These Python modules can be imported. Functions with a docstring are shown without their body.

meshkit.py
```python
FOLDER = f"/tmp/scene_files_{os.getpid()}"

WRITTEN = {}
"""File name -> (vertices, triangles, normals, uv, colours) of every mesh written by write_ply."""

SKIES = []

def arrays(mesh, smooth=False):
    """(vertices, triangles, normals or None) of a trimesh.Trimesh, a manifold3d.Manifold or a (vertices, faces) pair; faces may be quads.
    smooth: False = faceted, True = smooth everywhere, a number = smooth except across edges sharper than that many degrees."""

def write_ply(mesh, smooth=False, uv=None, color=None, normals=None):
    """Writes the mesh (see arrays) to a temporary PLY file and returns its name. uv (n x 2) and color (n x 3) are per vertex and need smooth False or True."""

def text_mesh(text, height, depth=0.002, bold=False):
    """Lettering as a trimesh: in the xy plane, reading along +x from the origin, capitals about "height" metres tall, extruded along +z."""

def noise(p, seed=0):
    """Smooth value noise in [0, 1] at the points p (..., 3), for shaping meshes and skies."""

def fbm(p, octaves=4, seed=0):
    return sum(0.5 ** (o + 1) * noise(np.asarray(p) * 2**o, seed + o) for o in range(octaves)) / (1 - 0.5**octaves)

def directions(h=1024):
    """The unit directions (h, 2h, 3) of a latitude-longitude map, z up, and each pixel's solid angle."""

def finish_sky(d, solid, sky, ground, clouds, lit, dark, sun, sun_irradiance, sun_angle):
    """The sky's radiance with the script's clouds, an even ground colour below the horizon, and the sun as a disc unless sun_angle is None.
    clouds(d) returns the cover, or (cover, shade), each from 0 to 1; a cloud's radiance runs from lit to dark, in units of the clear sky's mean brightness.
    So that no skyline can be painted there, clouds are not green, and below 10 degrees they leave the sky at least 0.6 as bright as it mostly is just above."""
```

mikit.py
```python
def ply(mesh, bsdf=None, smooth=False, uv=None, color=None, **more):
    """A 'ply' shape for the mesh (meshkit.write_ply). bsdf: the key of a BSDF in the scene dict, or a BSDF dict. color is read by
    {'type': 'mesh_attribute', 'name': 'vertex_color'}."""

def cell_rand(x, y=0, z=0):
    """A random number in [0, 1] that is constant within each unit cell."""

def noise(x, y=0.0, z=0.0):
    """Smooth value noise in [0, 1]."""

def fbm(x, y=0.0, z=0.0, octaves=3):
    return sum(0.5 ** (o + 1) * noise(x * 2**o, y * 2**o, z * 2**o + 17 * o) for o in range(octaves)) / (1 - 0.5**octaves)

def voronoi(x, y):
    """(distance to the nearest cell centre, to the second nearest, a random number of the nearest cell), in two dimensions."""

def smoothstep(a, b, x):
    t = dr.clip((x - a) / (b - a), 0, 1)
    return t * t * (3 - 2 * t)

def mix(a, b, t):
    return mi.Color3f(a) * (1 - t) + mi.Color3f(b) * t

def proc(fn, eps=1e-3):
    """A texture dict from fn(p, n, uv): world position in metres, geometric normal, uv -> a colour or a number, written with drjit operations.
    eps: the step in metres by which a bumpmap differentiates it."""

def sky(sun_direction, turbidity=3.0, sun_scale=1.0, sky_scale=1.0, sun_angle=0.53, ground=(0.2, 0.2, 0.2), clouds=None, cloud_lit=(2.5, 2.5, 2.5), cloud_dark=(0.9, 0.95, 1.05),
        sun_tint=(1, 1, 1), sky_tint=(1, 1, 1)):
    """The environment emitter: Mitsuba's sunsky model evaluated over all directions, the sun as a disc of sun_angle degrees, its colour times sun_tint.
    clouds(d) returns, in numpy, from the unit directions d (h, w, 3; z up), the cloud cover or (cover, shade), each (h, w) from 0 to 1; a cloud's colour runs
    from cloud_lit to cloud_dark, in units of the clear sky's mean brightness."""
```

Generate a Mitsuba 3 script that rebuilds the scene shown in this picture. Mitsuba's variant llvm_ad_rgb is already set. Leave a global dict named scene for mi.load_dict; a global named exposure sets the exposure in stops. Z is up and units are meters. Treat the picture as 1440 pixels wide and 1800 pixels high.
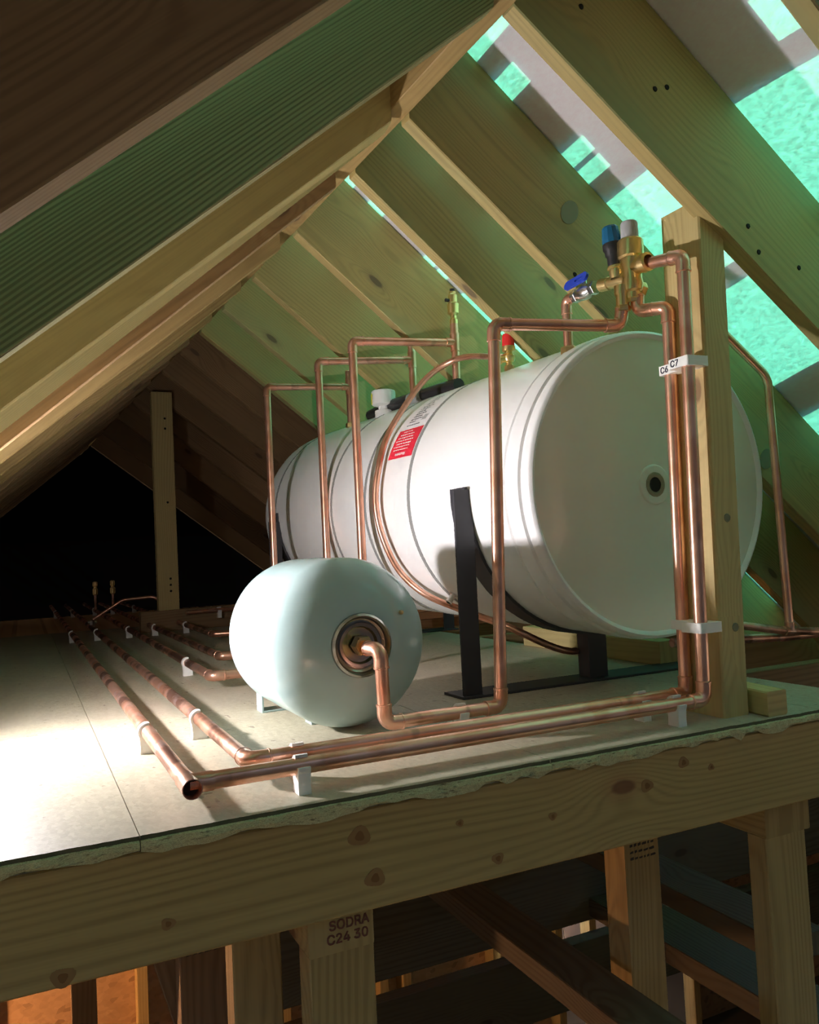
import math, random
import numpy as np, trimesh, shapely.geometry as sg
import mitsuba as mi, drjit as dr
import mikit, meshkit
from mikit import noise, fbm, voronoi, smoothstep, mix, proc, cell_rand

random.seed(5); rng = np.random.default_rng(5)
scene, labels = {}, {}
T = mi.ScalarTransform4f
NZ = lambda v: np.asarray(v, float) / np.linalg.norm(v)
V3 = lambda *a: np.array(a, float)

# ------------------------------------------------------------------ camera, sky, exposure
CAM = V3(0, 0, .33)
VX, VY, VZ = V3(.90383486, -.02553493, .42711885), V3(-.42494805, .06311728, .9030146), V3(-.05001699, -.9976794, .04619658)
FWD = V3(.42711885, .9030146, .04619658); UP = V3(.02553493, -.06311728, .9976794)
scene['camera'] = dict(type='perspective', fov=52.97, fov_axis='x', near_clip=.02, far_clip=200.,
                       to_world=T().look_at(origin=CAM.tolist(), target=(CAM + FWD).tolist(), up=UP.tolist()))
exposure = 3.22
SUN = (.36, -.10, .92)
scene['sky'] = mikit.sky(SUN, turbidity=3.0, sun_scale=1.75, sky_scale=1.75, sun_angle=1.2, ground=(.2, .2, .18))
LAMP_POS, LAMP_R, LAMP_E, LAMP_D = V3(-.12, 1.68, .30), .022, (340., 318., 330.), NZ((.90, -.38, .05))      # LED work light on the deck
BULB_POS, BULB_R, BULB_E = V3(-.75, 3.1, -1.15), .04, (84., 38., 16.)     # warm site lamp downstairs

# ------------------------------------------------------------------ materials
def wood(name, light, dark, knot, gscale=210., rough=.62, kn=1.0, tint=None, gc=.5):
    def fn(p, n, uv):
        x, y = uv.x, uv.y
        d1, d2, r = voronoi(x * 2.6 + 3.1, y * 5.5 + 1.7)
        near = dr.exp(-dr.square(d1 * 4.5)) * smoothstep(.35, .75, r) * kn
        w = y * gscale + 14. * noise(y * 17. + 5., x * .3) + 26. * fbm(x * .9, y * 5. + 3., 0, octaves=2) + near * 14.
        ring = .5 + .5 * dr.sin(w * 2 + 1.5 * noise(x * 6, y * 40))
        ring = ring * ring
        fine = noise(x * 14, y * 520)
        big = fbm(x * 1.1 + 7, y * 3.3, 2., octaves=3)
        c = mix(light, dark, dr.clip(gc * ring * (.25 + 1.1 * big) + .9 * (big - .35) + .28 * fine - .04, 0, 1))
        if tint is not None:
            c = mix(c, tint, smoothstep(.42, .72, fbm(x * 1.7 + 11, y * 6., 5., octaves=3)) * .75)
        kd = smoothstep(.085, .05, d1 * (1.0 + .25 * noise(x * 30, y * 60))) * smoothstep(.62, .66, r) * kn
        halo = smoothstep(.17, .06, d1) * smoothstep(.62, .66, r) * kn
        c = mix(c, mi.Color3f(knot) * 1.8, halo * .35)
        return mix(c, knot, kd * .85)
    scene[name] = dict(type='twosided', bsdf=dict(type='principled', base_color=proc(fn), roughness=rough, specular=.35))

wood('wood_treated', (.42, .33, .125), (.28, .22, .085), (.12, .09, .05), tint=(.31, .33, .15))
wood('wood_rough', (.38, .35, .17), (.17, .14, .06), (.12, .09, .05), gscale=430., kn=.4, gc=.95)
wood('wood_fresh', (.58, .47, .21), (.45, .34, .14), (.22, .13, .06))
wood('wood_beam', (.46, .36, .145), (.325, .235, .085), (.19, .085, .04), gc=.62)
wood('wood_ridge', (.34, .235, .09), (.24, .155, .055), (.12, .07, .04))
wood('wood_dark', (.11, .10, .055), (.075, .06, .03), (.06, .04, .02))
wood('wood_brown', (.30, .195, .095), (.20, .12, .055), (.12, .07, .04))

def chip_fn(p, n, uv):
    d1, d2, r = voronoi(p.x * 170 + 9, p.y * 95)
    f = noise(p.x * 420, p.y * 420, p.z * 300)
    b = fbm(p.x * 5, p.y * 4, 1., octaves=3)
    c = mix((.43, .395, .29), (.335, .305, .22), dr.clip(.55 * r + .35 * f - .1, 0, 1))
    c = mix(c, (.35, .31, .245), smoothstep(.5, .8, b) * .5)
    sp = smoothstep(.93, .97, noise(p.x * 60 + 3, p.y * 60, 8.))
    return mix(c, (.2, .17, .13), sp * .7)
scene['chipboard'] = dict(type='twosided', bsdf=dict(type='principled', base_color=proc(chip_fn), roughness=.5, specular=.4))
def edge_fn(p, n, uv):
    f = noise(p.x * 900, p.y * 500, p.z * 900); g = fbm(p.x * 130, p.y * 90, p.z * 400)
    return mix((.64, .64, .36), (.20, .18, .09), dr.clip(.55 * f + .7 * smoothstep(.55, .85, g), 0, 1))
scene['chipboard_edge'] = dict(type='twosided', bsdf=dict(type='principled', base_color=proc(edge_fn), roughness=.9, specular=.1))
def osb_fn(p, n, uv):
    a = p.x + p.z * .6; b = p.z - p.x * .4
    d1, d2, r = voronoi(a * 30, b * 60); e1, e2, q = voronoi(a * 55 + 5, (b + .7 * a) * 28)
    c = mix((.66, .46, .26), (.55, .36, .19), dr.clip(r * .7 + .3 * q, 0, 1))
    return mix(c, (.2, .1, .05), smoothstep(.9, .98, r) * .35)
scene['osb'] = dict(type='twosided', bsdf=dict(type='principled', base_color=proc(osb_fn), roughness=.65, specular=.2))

def copper(name, stain, rough):
    def col(p, n, uv):
        m = fbm(p.x * 28, p.y * 17, p.z * 22, octaves=3)
        c = mix((.93, .55, .40), (.80, .40, .26), smoothstep(.35, .7, m))
        if stain:
            s = smoothstep(.40, .60, fbm(p.x * 22 + 4, p.y * 13, p.z * 22 + 2, octaves=5))
            c = mix(c, (.24, .12, .085), s * .8)
            s2 = smoothstep(.55, .75, fbm(p.x * 50, p.y * 26, p.z * 50, octaves=3))
            c = mix(c, (.75, .56, .50), s2 * .5)
        else:
            s = smoothstep(.62, .78, fbm(p.x * 40 + 9, p.y * 40, p.z * 12, octaves=3))
            c = mix(c, (.42, .22, .15), s * .6)
        return c
    scene[name] = dict(type='twosided', bsdf=dict(type='principled', base_color=proc(col), roughness=rough, metallic=.9, specular=.6))
copper('copper', False, .30)
copper('copper_stained', True, .38)
P = lambda c, r=.5, m=0., **k: dict(type='twosided', bsdf=dict(type='principled', base_color=dict(type='rgb', value=list(c)), roughness=r, metallic=m, **k))
scene['edge_shadow'] = P((.13, .13, .075), .8)  # shadow line under the board arris, painted dark along with some dirt
scene['brass'] = P((.86, .66, .30), .30, .95)
scene['port_bronze'] = P((.30, .25, .16), .45, .5)
scene['flange_steel'] = P((.42, .40, .37), .25, 1.)
scene['chrome'] = P((.78, .77, .74), .22, 1.)
scene['dark_steel'] = P((.055, .055, .062), .5, .35, specular=.5)
scene['tank_white'] = P((.83, .84, .82), .24, 0., specular=.5)
scene['tank_lid'] = P((.76, .77, .66), .20, 0., specular=.65)
scene['seam_grey'] = P((.26, .27, .26), .5)
scene['vessel_white'] = P((.37, .50, .49), .16, 0., specular=.55, clearcoat=.4, clearcoat_gloss=.9)
scene['clip_plastic'] = P((.86, .86, .82), .4, 0., specular=.5)
scene['black_plastic'] = P((.02, .02, .022), .42)
scene['blue_plastic'] = P((.012, .13, .27), .4)
scene['blue_handle'] = P((.02, .06, .5), .38)
scene['red_plastic'] = P((.72, .03, .03), .4)
scene['red_label'] = P((.78, .03, .06), .45)
scene['white_label'] = P((.86, .84, .86), .4)
scene['pink_print'] = P((.92, .62, .64), .5)
scene['ink'] = P((.05, .05, .07), .6)
scene['stamp_ink'] = P((.16, .06, .035), .8)
scene['dark_ink'] = P((.06, .055, .04), .8)
scene['grey_plastic'] = P((.46, .46, .47), .55)
scene['grey_tape'] = P((.30, .32, .31), .5)
scene['yellow_plastic'] = P((.8, .74, .08), .45)
scene['hole_dark'] = P((.015, .012, .01), .9)
scene['knot_grey'] = P((.20, .20, .115), .6)
scene['block_wall'] = P((.72, .66, .62), .8)
scene['mortar'] = P((.85, .82, .8), .9)
scene['felt_black'] = dict(type='twosided', bsdf=dict(type='diffuse', reflectance=dict(type='rgb', value=[.008, .008, .009])))
scene['slate'] = P((.12, .12, .13), .7)
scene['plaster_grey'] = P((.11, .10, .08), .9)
def mem_t(p, n, uv):
    f = fbm(p.x * 130, p.y * 90, p.z * 130, octaves=3); g = noise(p.x * 620, p.y * 220, p.z * 400)
    k = .40 + .85 * f + .45 * (g - .5)
    return mi.Color3f(.095, .55, .41) * k
def mem_r(p, n, uv):
    s = smoothstep(.6, .75, fbm(p.x * 9, p.y * 14, p.z * 9, octaves=2))
    return mix((.86, .82, .835), (.78, .71, .72), s)
scene['membrane'] = dict(type='blendbsdf', weight=.24,
    a=dict(type='twosided', bsdf=dict(type='diffuse', reflectance=proc(mem_r))),
    b=dict(type='principledthin', base_color=proc(mem_t), roughness=.9, diff_trans=2.0, spec_trans=0., eta=1.01))

# ------------------------------------------------------------------ helpers
def numbered(name):
    if not any(k == name or k.startswith(name + '__') for k in list(scene) + list(labels)): return name
    i = 1
    while any(k == f'{name}_{i:03d}' or k.startswith(f'{name}_{i:03d}__') for k in list(scene) + list(labels)): i += 1
    return f'{name}_{i:03d}'
def thing(name, label, cat, group=None):
    k = numbered(name); labels[k] = dict(label=label, category=cat)
    if group: labels[k]['group'] = group
    return k
def struct(name, label):
    labels[name] = dict(label=label, kind='structure'); return name
def part(parent, name, mesh, mat, smooth=False, uv=None, label=None, kind=None):
    k = numbered(f'{parent}__{name}' if name else parent) if name else parent
    scene[k] = mikit.ply(mesh, mat, smooth=smooth, uv=uv)
    if label or kind:
        labels[k] = {**({'label': label} if label else {}), **({'kind': kind} if kind else {})}
    return k
def cat(ms):
    vs, fs, o = [], [], 0
    for m in ms:
        v, f = (np.asarray(m[0], float), np.asarray(m[1], int)) if isinstance(m, tuple) else (np.asarray(m.vertices), np.asarray(m.faces))
        if f.shape[1] == 4: f = np.vstack([f[:, [0, 1, 2]], f[:, [0, 2, 3]]])
        vs.append(v); fs.append(f + o); o += len(v)
    return np.vstack(vs), np.vstack(fs)
SEED = [0]
def loft(rings, caps=True, closed=True):
    """Unshared-vertex loft with wood uv: u along the length, v round the girth."""
    SEED[0] += 1; off = SEED[0] * 7.31
    rings = [np.asarray(r, float) for r in rings]
    n = len(rings[0]); V, F, UV = [], [], []
    per = np.concatenate([[0], np.cumsum(np.linalg.norm(np.roll(rings[0], -1, 0) - rings[0], axis=1))])
    lens = np.concatenate([[0], np.cumsum([np.linalg.norm(b.mean(0) - a.mean(0)) for a, b in zip(rings, rings[1:])])])
    ax = NZ(rings[-1].mean(0) - rings[0].mean(0)); o = rings[0].mean(0)
    for i in range(n):
        j = (i + 1) % n
        for a in range(len(rings) - 1):
            k = len(V); q = [rings[a][i], rings[a][j], rings[a + 1][j], rings[a + 1][i]]
            V += q; UV += [((x - o) @ ax + off, per[i + w] + off * 1.7) for x, w in zip(q, (0, 1, 1, 0))]
            F += [[k, k + 1, k + 2], [k, k + 2, k + 3]]
    if caps:
        for r, s in ((rings[0], -1), (rings[-1], 1)):
            k = len(V); c = r.mean(0); e = NZ(r[1] - r[0]); g = np.cross(ax, e)
            V += [*r, c]; UV += [((x - c) @ e * .5 + off + 3, (x - c) @ g * .6 + off) for x in [*r, c]]
            for i in range(n):
                t = [k + i, k + (i + 1) % n, k + n]
                F.append(t if s > 0 else t[::-1])
    return (np.array(V), np.array(F)), np.array(UV)
def rect(w, h, c=.002):
    return np.array([[c, 0], [w - c, 0], [w, c], [w, h - c], [w - c, h], [c, h], [0, h - c], [0, c]], float)
def timber(o, ax, e1, e2, w, h, l, c=.002, cut0=None, cut1=None, bow=0.):
    """A chamfered timber from corner o, l long along ax, w along e1, h along e2; cut0 / cut1: unit normals of the end planes."""
    o, ax, e1, e2 = map(lambda v: np.asarray(v, float), (o, ax, e1, e2))
    pr = [o + a * e1 + b * e2 for a, b in rect(w, h, c)]
    out = []
    for t, cut in ((0, cut0), (l, cut1)):
        if cut is None: out.append([p + ax * t for p in pr])
        else:
            cut = np.asarray(cut, float); c0 = o + ax * t
            out.append([p + ax * (((c0 - p) @ cut) / (ax @ cut)) for p in pr])
    if bow:
        m = [(a + b) / 2 + bow * e2 for a, b in zip(*out)]; out = [out[0], m, out[1]]
    return loft(out)
def put_timber(parent, name, tm, mat, label=None):
    return part(parent, name, tm[0], mat, False, tm[1], label)
X, Y, Z = V3(1, 0, 0), V3(0, 1, 0), V3(0, 0, 1)
def bx(x0, x1, y0, y1, z0, z1, axis='x', c=.002):
    if axis == 'x': return timber((x0, y0, z0), X, Y, Z, y1 - y0, z1 - z0, x1 - x0, c)
    if axis == 'y': return timber((x0, y0, z0), Y, Z, X, z1 - z0, x1 - x0, y1 - y0, c)
    return timber((x0, y0, z0), Z, X, Y, x1 - x0, y1 - y0, z1 - z0, c)
def frame(d):
    d = NZ(d); a = NZ(np.cross(d, Z if abs(d[2]) < .9 else X)); return a, np.cross(d, a), d
def lathe(prof, o, d, n=40):
    """prof: (r, t) pairs; revolved about the axis o + t d."""
    a, b, d = frame(d); o = np.asarray(o, float); th = np.linspace(0, 2 * np.pi, n, endpoint=False)
    V = np.vstack([o + t * d + max(r, 1e-5) * (np.outer(np.cos(th), a) + np.outer(np.sin(th), b)) for r, t in prof]); F = []
    for i in range(len(prof) - 1):
        for j in range(n):
            k = (j + 1) % n
            F += [[i * n + j, i * n + k, (i + 1) * n + k], [i * n + j, (i + 1) * n + k, (i + 1) * n + j]]
    return V, np.array(F)
def hexagon(o, d, r, l):
    return lathe([(0, 0), (r * .93, 0), (r, l * .12), (r, l * .88), (r * .93, l), (0, l)], o, d, 6)
def tube(pts, r, n=16, caps=True, hollow=0.):
    pts = np.asarray(pts, float); d = np.gradient(pts, axis=0); d /= np.linalg.norm(d, axis=1, keepdims=True)
    a, b, _ = frame(d[0]); th = np.linspace(0, 2 * np.pi, n, endpoint=False); V, F = [], []
    for i, p in enumerate(pts):
        a = NZ(a - d[i] * (a @ d[i])); b = np.cross(d[i], a)
        V.append(p + r * (np.outer(np.cos(th), a) + np.outer(np.sin(th), b)))
    m = len(pts); V = np.vstack(V)
    for i in range(m - 1):
        for j in range(n):
            k = (j + 1) % n; F += [[i * n + j, i * n + k, (i + 1) * n + k], [i * n + j, (i + 1) * n + k, (i + 1) * n + j]]
    if caps:
        V = np.vstack([V, pts[:1], pts[-1:]])
        for j in range(n):
            k = (j + 1) % n; F += [[k, j, m * n], [(m - 1) * n + j, (m - 1) * n + k, m * n + 1]]
    return V, np.array(F)
def arc_corner(p, q, s, R, n=10):
    """Fillet points of radius R at corner q between p and s."""
    p, q, s = map(np.asarray, (p, q, s)); u, v = NZ(p - q), NZ(s - q)
    ang = math.acos(np.clip(u @ v, -1, 1)); L = R / math.tan(ang / 2)
    a, b = q + u * L, q + v * L; c = q + NZ(u + v) * (R / math.sin(ang / 2))
    x = NZ(a - c); y = NZ((b - c) - x * ((b - c) @ x)); tot = math.pi - ang
    return np.array([c + R * (x * math.cos(t) + y * math.sin(t)) for t in np.linspace(0, tot, n)]), a, b
def smooth_path(pts, R, n=8):
    out = [np.asarray(pts[0], float)]
    for i in range(1, len(pts) - 1): out += list(arc_corner(pts[i - 1], pts[i], pts[i + 1], R, n)[0])
    return np.array(out + [np.asarray(pts[-1], float)])
def pipe_run(key, pts, r=.0118, mats=None, R=.016, first=None, last=None):
    """Straight lengths with soldered elbows at every corner, each length and elbow a part."""
    pts = [np.asarray(p, float) for p in pts]; n = len(pts) - 1; mats = mats or ['copper'] * n
    ends = [[pts[i], pts[i + 1]] for i in range(n)]
    for i in range(1, n):
        path, a, b = arc_corner(pts[i - 1], pts[i], pts[i + 1], R)
        u, v = NZ(pts[i - 1] - a), NZ(pts[i + 1] - b); S = .017
        ro = r * 1.13
        m = cat([tube(np.vstack([a + u * S, path, b + v * S]), ro),
                 lathe([(r, -.001), (ro * 1.06, 0), (ro * 1.06, .003), (r, .004)], a + u * (S - .003), u, 16),
                 lathe([(r, -.001), (ro * 1.06, 0), (ro * 1.06, .003), (r, .004)], b + v * (S - .003), v, 16)])
        part(key, 'elbow', m, 'copper' if 'copper' in (mats[i - 1], mats[i]) else mats[i], 40)
        ends[i - 1][1], ends[i][0] = a, b
    for i, (a, b) in enumerate(ends):
        part(key, 'pipe', tube(np.linspace(a, b, 2), r, 18), mats[i], 40)
def tee(key, c, ax, br, r=.0118, mat='copper', l=.026):
    ro = r * 1.13; c = np.asarray(c, float); ax, br = NZ(ax), NZ(br)
    ms = [tube(np.array([c - ax * l, c + ax * l]), ro), tube(np.array([c, c + br * l]), ro)]
    for p, d in ((c - ax * l, -ax), (c + ax * l, ax), (c + br * l, br)):
        ms.append(lathe([(r, -.004), (ro * 1.06, -.003), (ro * 1.06, 0), (r, .001)], p, d, 16))
    part(key, 'tee', cat(ms), mat, 40)

# ------------------------------------------------------------------ roof frame (3 degrees off the deck's grid)
A3 = math.radians(3.)
U, S = V3(math.cos(A3), math.sin(A3), 0), V3(-math.sin(A3), math.cos(A3), 0)
RO = V3(.7395, 1.0725, 0)
rp = lambda u, s, z: RO + U * u + S * s + Z * z
# right rafters: s of the near face, z at u = 0, fall
RR = [(-1.06, 1.19, .745), (-.70, 1.19, .745), (-.36, 1.195, .69), (0, 1.197, .667), (.36, 1.188, .745), (.62, 1.19, .79), (.995, 1.19, .785),
      (1.367, 1.19, .78), (1.71, 1.19, .77), (2.025, 1.19, .77), (2.36, 1.19, .77), (2.72, 1.19, .77), (3.1, 1.19, .77), (3.5, 1.19, .77), (4.0, 1.19, .77), (4.6, 1.19, .77), (5.2, 1.19, .77)]
LL = [(-.69, 1.20, .86), (-.34, 1.243, .878), (0, 1.183, .853), (.36, 1.175, .852), (.64, 1.16, .872), (1.02, 1.15, .845), (1.38, 1.15, .845), (1.72, 1.15, .845),
      (2.05, 1.15, .845), (2.4, 1.15, .845), (2.8, 1.15, .845), (3.2, 1.15, .845), (3.7, 1.15, .845), (4.3, 1.15, .845), (5.0, 1.15, .845)]
TH, DV = .034, .287       # thickness; depth measured plumb
RLEN, LLEN = 2.05, 1.66
def rafter(key, s, z0, k, side, mat, th=TH, droop=(0, 0), dv=DV):
    u0, u1 = (0., RLEN) if side > 0 else (-.041, -LLEN)
    def ring(u, dr_):
        zb = z0 - k * abs(u - u0); c = .0025
        pts = [(c, 0 + 0), (th - c, -dr_), (th, c - dr_), (th, dv - c), (th - c, dv), (c, dv), (0, dv - c), (0, c)]
        return [rp(u, s + a, zb + b) for a, b in pts]
    um = u0 + (u1 - u0) * .5
    rings = [ring(u0, droop[0]), ring(um, (droop[0] + droop[1]) / 2), ring(u1, droop[1])]
    if side < 0: rings = rings[::-1]
    put_timber(key, 'plank', loft(rings), mat)

LAB_R = {3: 'nearest roof rafter on the right, its long lit lower edge passing over the timber post', 4: 'right-hand rafter next behind the nearest one, with a large grey oval knot in its side',
         5: 'third right-hand rafter back, its yellow lower edge ending behind the pressure valve', 6: 'fourth right-hand rafter back, with a thin line of light along its top edge',
         7: 'fifth right-hand rafter back, above the rear pipe risers of the tank', 8: 'sixth right-hand rafter back, narrow pinkish lower edge, green wavy grain',
         9: 'seventh right-hand rafter back, last of the greenish ones before the dark end'}
LAB_L = {1: 'very dark brown rafter crossing the top left corner of the photo', 2: 'left-hand rafter with coarse ribbed green grain and a thin pale lower edge',
         3: 'left-hand rafter with a broad bright yellow lower edge', 4: 'brown left-hand rafter just below the one with the bright yellow edge',
         5: 'thin-looking left-hand rafter, second below the one with the bright yellow edge'}
ORD = ['first', 'second', 'third', 'fourth', 'fifth', 'sixth', 'seventh', 'eighth', 'ninth', 'tenth', 'eleventh', 'twelfth']
for i, (s, z0, k) in enumerate(RR):
    if i < 2: continue      # wholly outside the frame
    key = thing('rafter', LAB_R.get(i, f'dim brown rafter, {ORD[(i - 10) % 10]} behind the last greenish one on the right slope' if i > 9 else f'right-hand rafter overhead, {ORD[2 - i]} in front of the nearest one in view'), 'rafter', 'rafters of the right slope' if 3 <= i <= 9 else ('dark rafters at the far end' if i > 9 else 'rafters overhead'))
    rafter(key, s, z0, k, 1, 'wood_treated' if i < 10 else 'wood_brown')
    RR[i] = (*RR[i], key)
for i, (s, z0, k) in enumerate(LL):
    if i < 1: continue
    key = thing('rafter', LAB_L.get(i, f'dim left-slope rafter, {ORD[i - 4]} behind the one with the bright yellow edge' if i > 5 else 'left-hand rafter overhead beside the camera'), 'rafter', 'rafters of the left slope' if 1 <= i <= 5 else ('dark rafters of the left slope' if i > 5 else 'rafters overhead'))
    rafter(key, s, z0, k, -1, 'wood_rough' if i == 2 else ('wood_brown' if i in (1, 4) or i > 7 else 'wood_fresh' if i == 3 else 'wood_ridge' if i > 4 else 'wood_treated'), droop=(.010, .055) if i == 3 else (0, 0), th=.05 if i == 1 else TH)  # wood choice paints in lamp contrast: fresh on the yellow-edged rafter, darker behind it
key = thing('ridge_board', 'brown ridge board running along the peak between the two rows of rafters', 'ridge board')
put_timber(key, 'plank', timber(rp(-.041, -1.6, 1.2), S, U, Z, .041, .33, 7.4), 'wood_ridge')

# membranes and coverings: ruled between the rafter tops
def slope_surface(tab, side, off, s0, s1, u0, u1, nu=40, sag=0.):
    """Grid on the top edges of one slope's rafters, off above them."""
    ss = np.array([t[0] for t in tab]) + TH / 2; z0 = np.array([t[1] for t in tab]); k = np.array([t[2] for t in tab])
    ts = np.unique(np.concatenate([np.linspace(s0, s1, 60), ss[(ss > s0) & (ss < s1)]])); us = np.linspace(u0, u1, nu)
    G = []
    for s in ts:
        a, b = np.interp(s, ss, z0), np.interp(s, ss, k); j = np.searchsorted(ss, s)
        f = 0 if j in (0, len(ss)) else (s - ss[j - 1]) / (ss[j] - ss[j - 1])
        G.append([rp(u, s, a + DV - b * abs(u - (0 if side > 0 else -.041)) + off - sag * math.sin(math.pi * f)) for u in us])
    G = np.array(G); n, m = G.shape[:2]; F = []
    for i in range(n - 1):
        for j in range(m - 1):
            a = i * m + j; F.append([a, a + m, a + m + 1, a + 1])
    return G.reshape(-1, 3), np.array(F)
ceil = struct('ceiling', 'translucent roofing underlay over the rafters, daylight glowing green through it')
part(ceil, 'membrane', slope_surface(RR, 1, .002, -1.3, 5.9, -.045, RLEN, sag=-.006), 'membrane', True, label='translucent underlay of the right slope with glowing green patches')
part(ceil, 'membrane', slope_surface(LL, -1, .002, -1.3, 5.9, .005, -LLEN, sag=-.006), 'membrane', True, label='underlay of the left slope')
cover = struct('ceiling_covering', 'rows of slates outside the underlay with open rows between them')
rows = [(.135, .178), (.218, .265), (.389, .466), (.512, .758), (.797, 1.047), (1.149, 1.30)]
def strip(u0, u1, s0, s1):
    v, f = slope_surface(RR, 1, .02, s0, s1, u0, u1, nu=max(2, int((u1 - u0) / .05) + 2))
    part(cover, 'slate_row', cat([(v, f), (v + NZ(np.cross(S, rp(1, 0, -.75) - rp(0, 0, 0))) * -.012, f)]), 'slate')
e = -.06
for a, b in rows:
    strip(e, a, -1.4, 5.98); e = b
strip(e, 1.64, -1.4, 5.98); strip(1.64, 1.80, -1.4, .62); strip(1.64, 1.80, .99, 5.98); strip(1.80, RLEN + .05, -1.4, 5.98)
for a, b in rows: strip(a, b, 1.99, 5.98); strip(a, b, -1.4, -.62)
strip(.218, .265, -.62, .295); strip(.389, .466, -.135, .29); strip(.425, .432, .29, 2.0); strip(.135, .178, -.62, 0.)
for u0, u1, s0, s1 in ((.04, -.15, -1.4, 5.98), (-.15, -1.1, -1.4, -.30), (-.15, -1.1, -.01, 5.98), (-1.1, -LLEN - .05, -1.4, 5.98)):
    part(cover, 'slate_row', slope_surface(LL, -1, .02, s0, s1, u0, u1, nu=8), 'slate')
# ridge cap
part(cover, 'ridge_cap', cat([timber(rp(-.13, -1.5, 1.46), S, NZ(U * .8 + Z * .62), Z, .16, .012, 7.3)[0], timber(rp(0, -1.5, 1.56), S, NZ(U * .8 - Z * .62), Z, .16, .012, 7.3)[0]]), 'slate')

# knots with a face of their own and screw heads on the two near rafters
def on_rafter(i, u, dz, out=.0):
    s, z0, k, key = RR[i]; return rp(u, s - out, z0 - k * u + dz), key
for i, u, dz, a, b in ((4, .395, .165, .022, .030), (4, .985, .06, .022, .028)):
    c, key = on_rafter(i, u, dz, .0015); d = NZ(U * 1 - Z * .745); e2 = np.cross(S, d)
    th = np.linspace(0, 2 * np.pi, 26, endpoint=False)
    top = [c + d * a * math.cos(t) + e2 * b * math.sin(t) for t in th]
    m = loft([[p + S * .003 for p in top], top]); part(key, 'knot', m[0], 'knot_grey', label='large grey oval knot')
for i, u, dz in ((3, .33, .16), (3, .30, .13), (3, .52, .06), (3, .545, .03), (3, .66, .09), (3, .14, .13), (4, .40, .03), (5, .62, .05)):
    c, key = on_rafter(i, u, dz, .0015); part(key, 'screw_head', lathe([(0, 0), (.0045, 0), (.006, .003)], c, S, 10), 'hole_dark')

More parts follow.
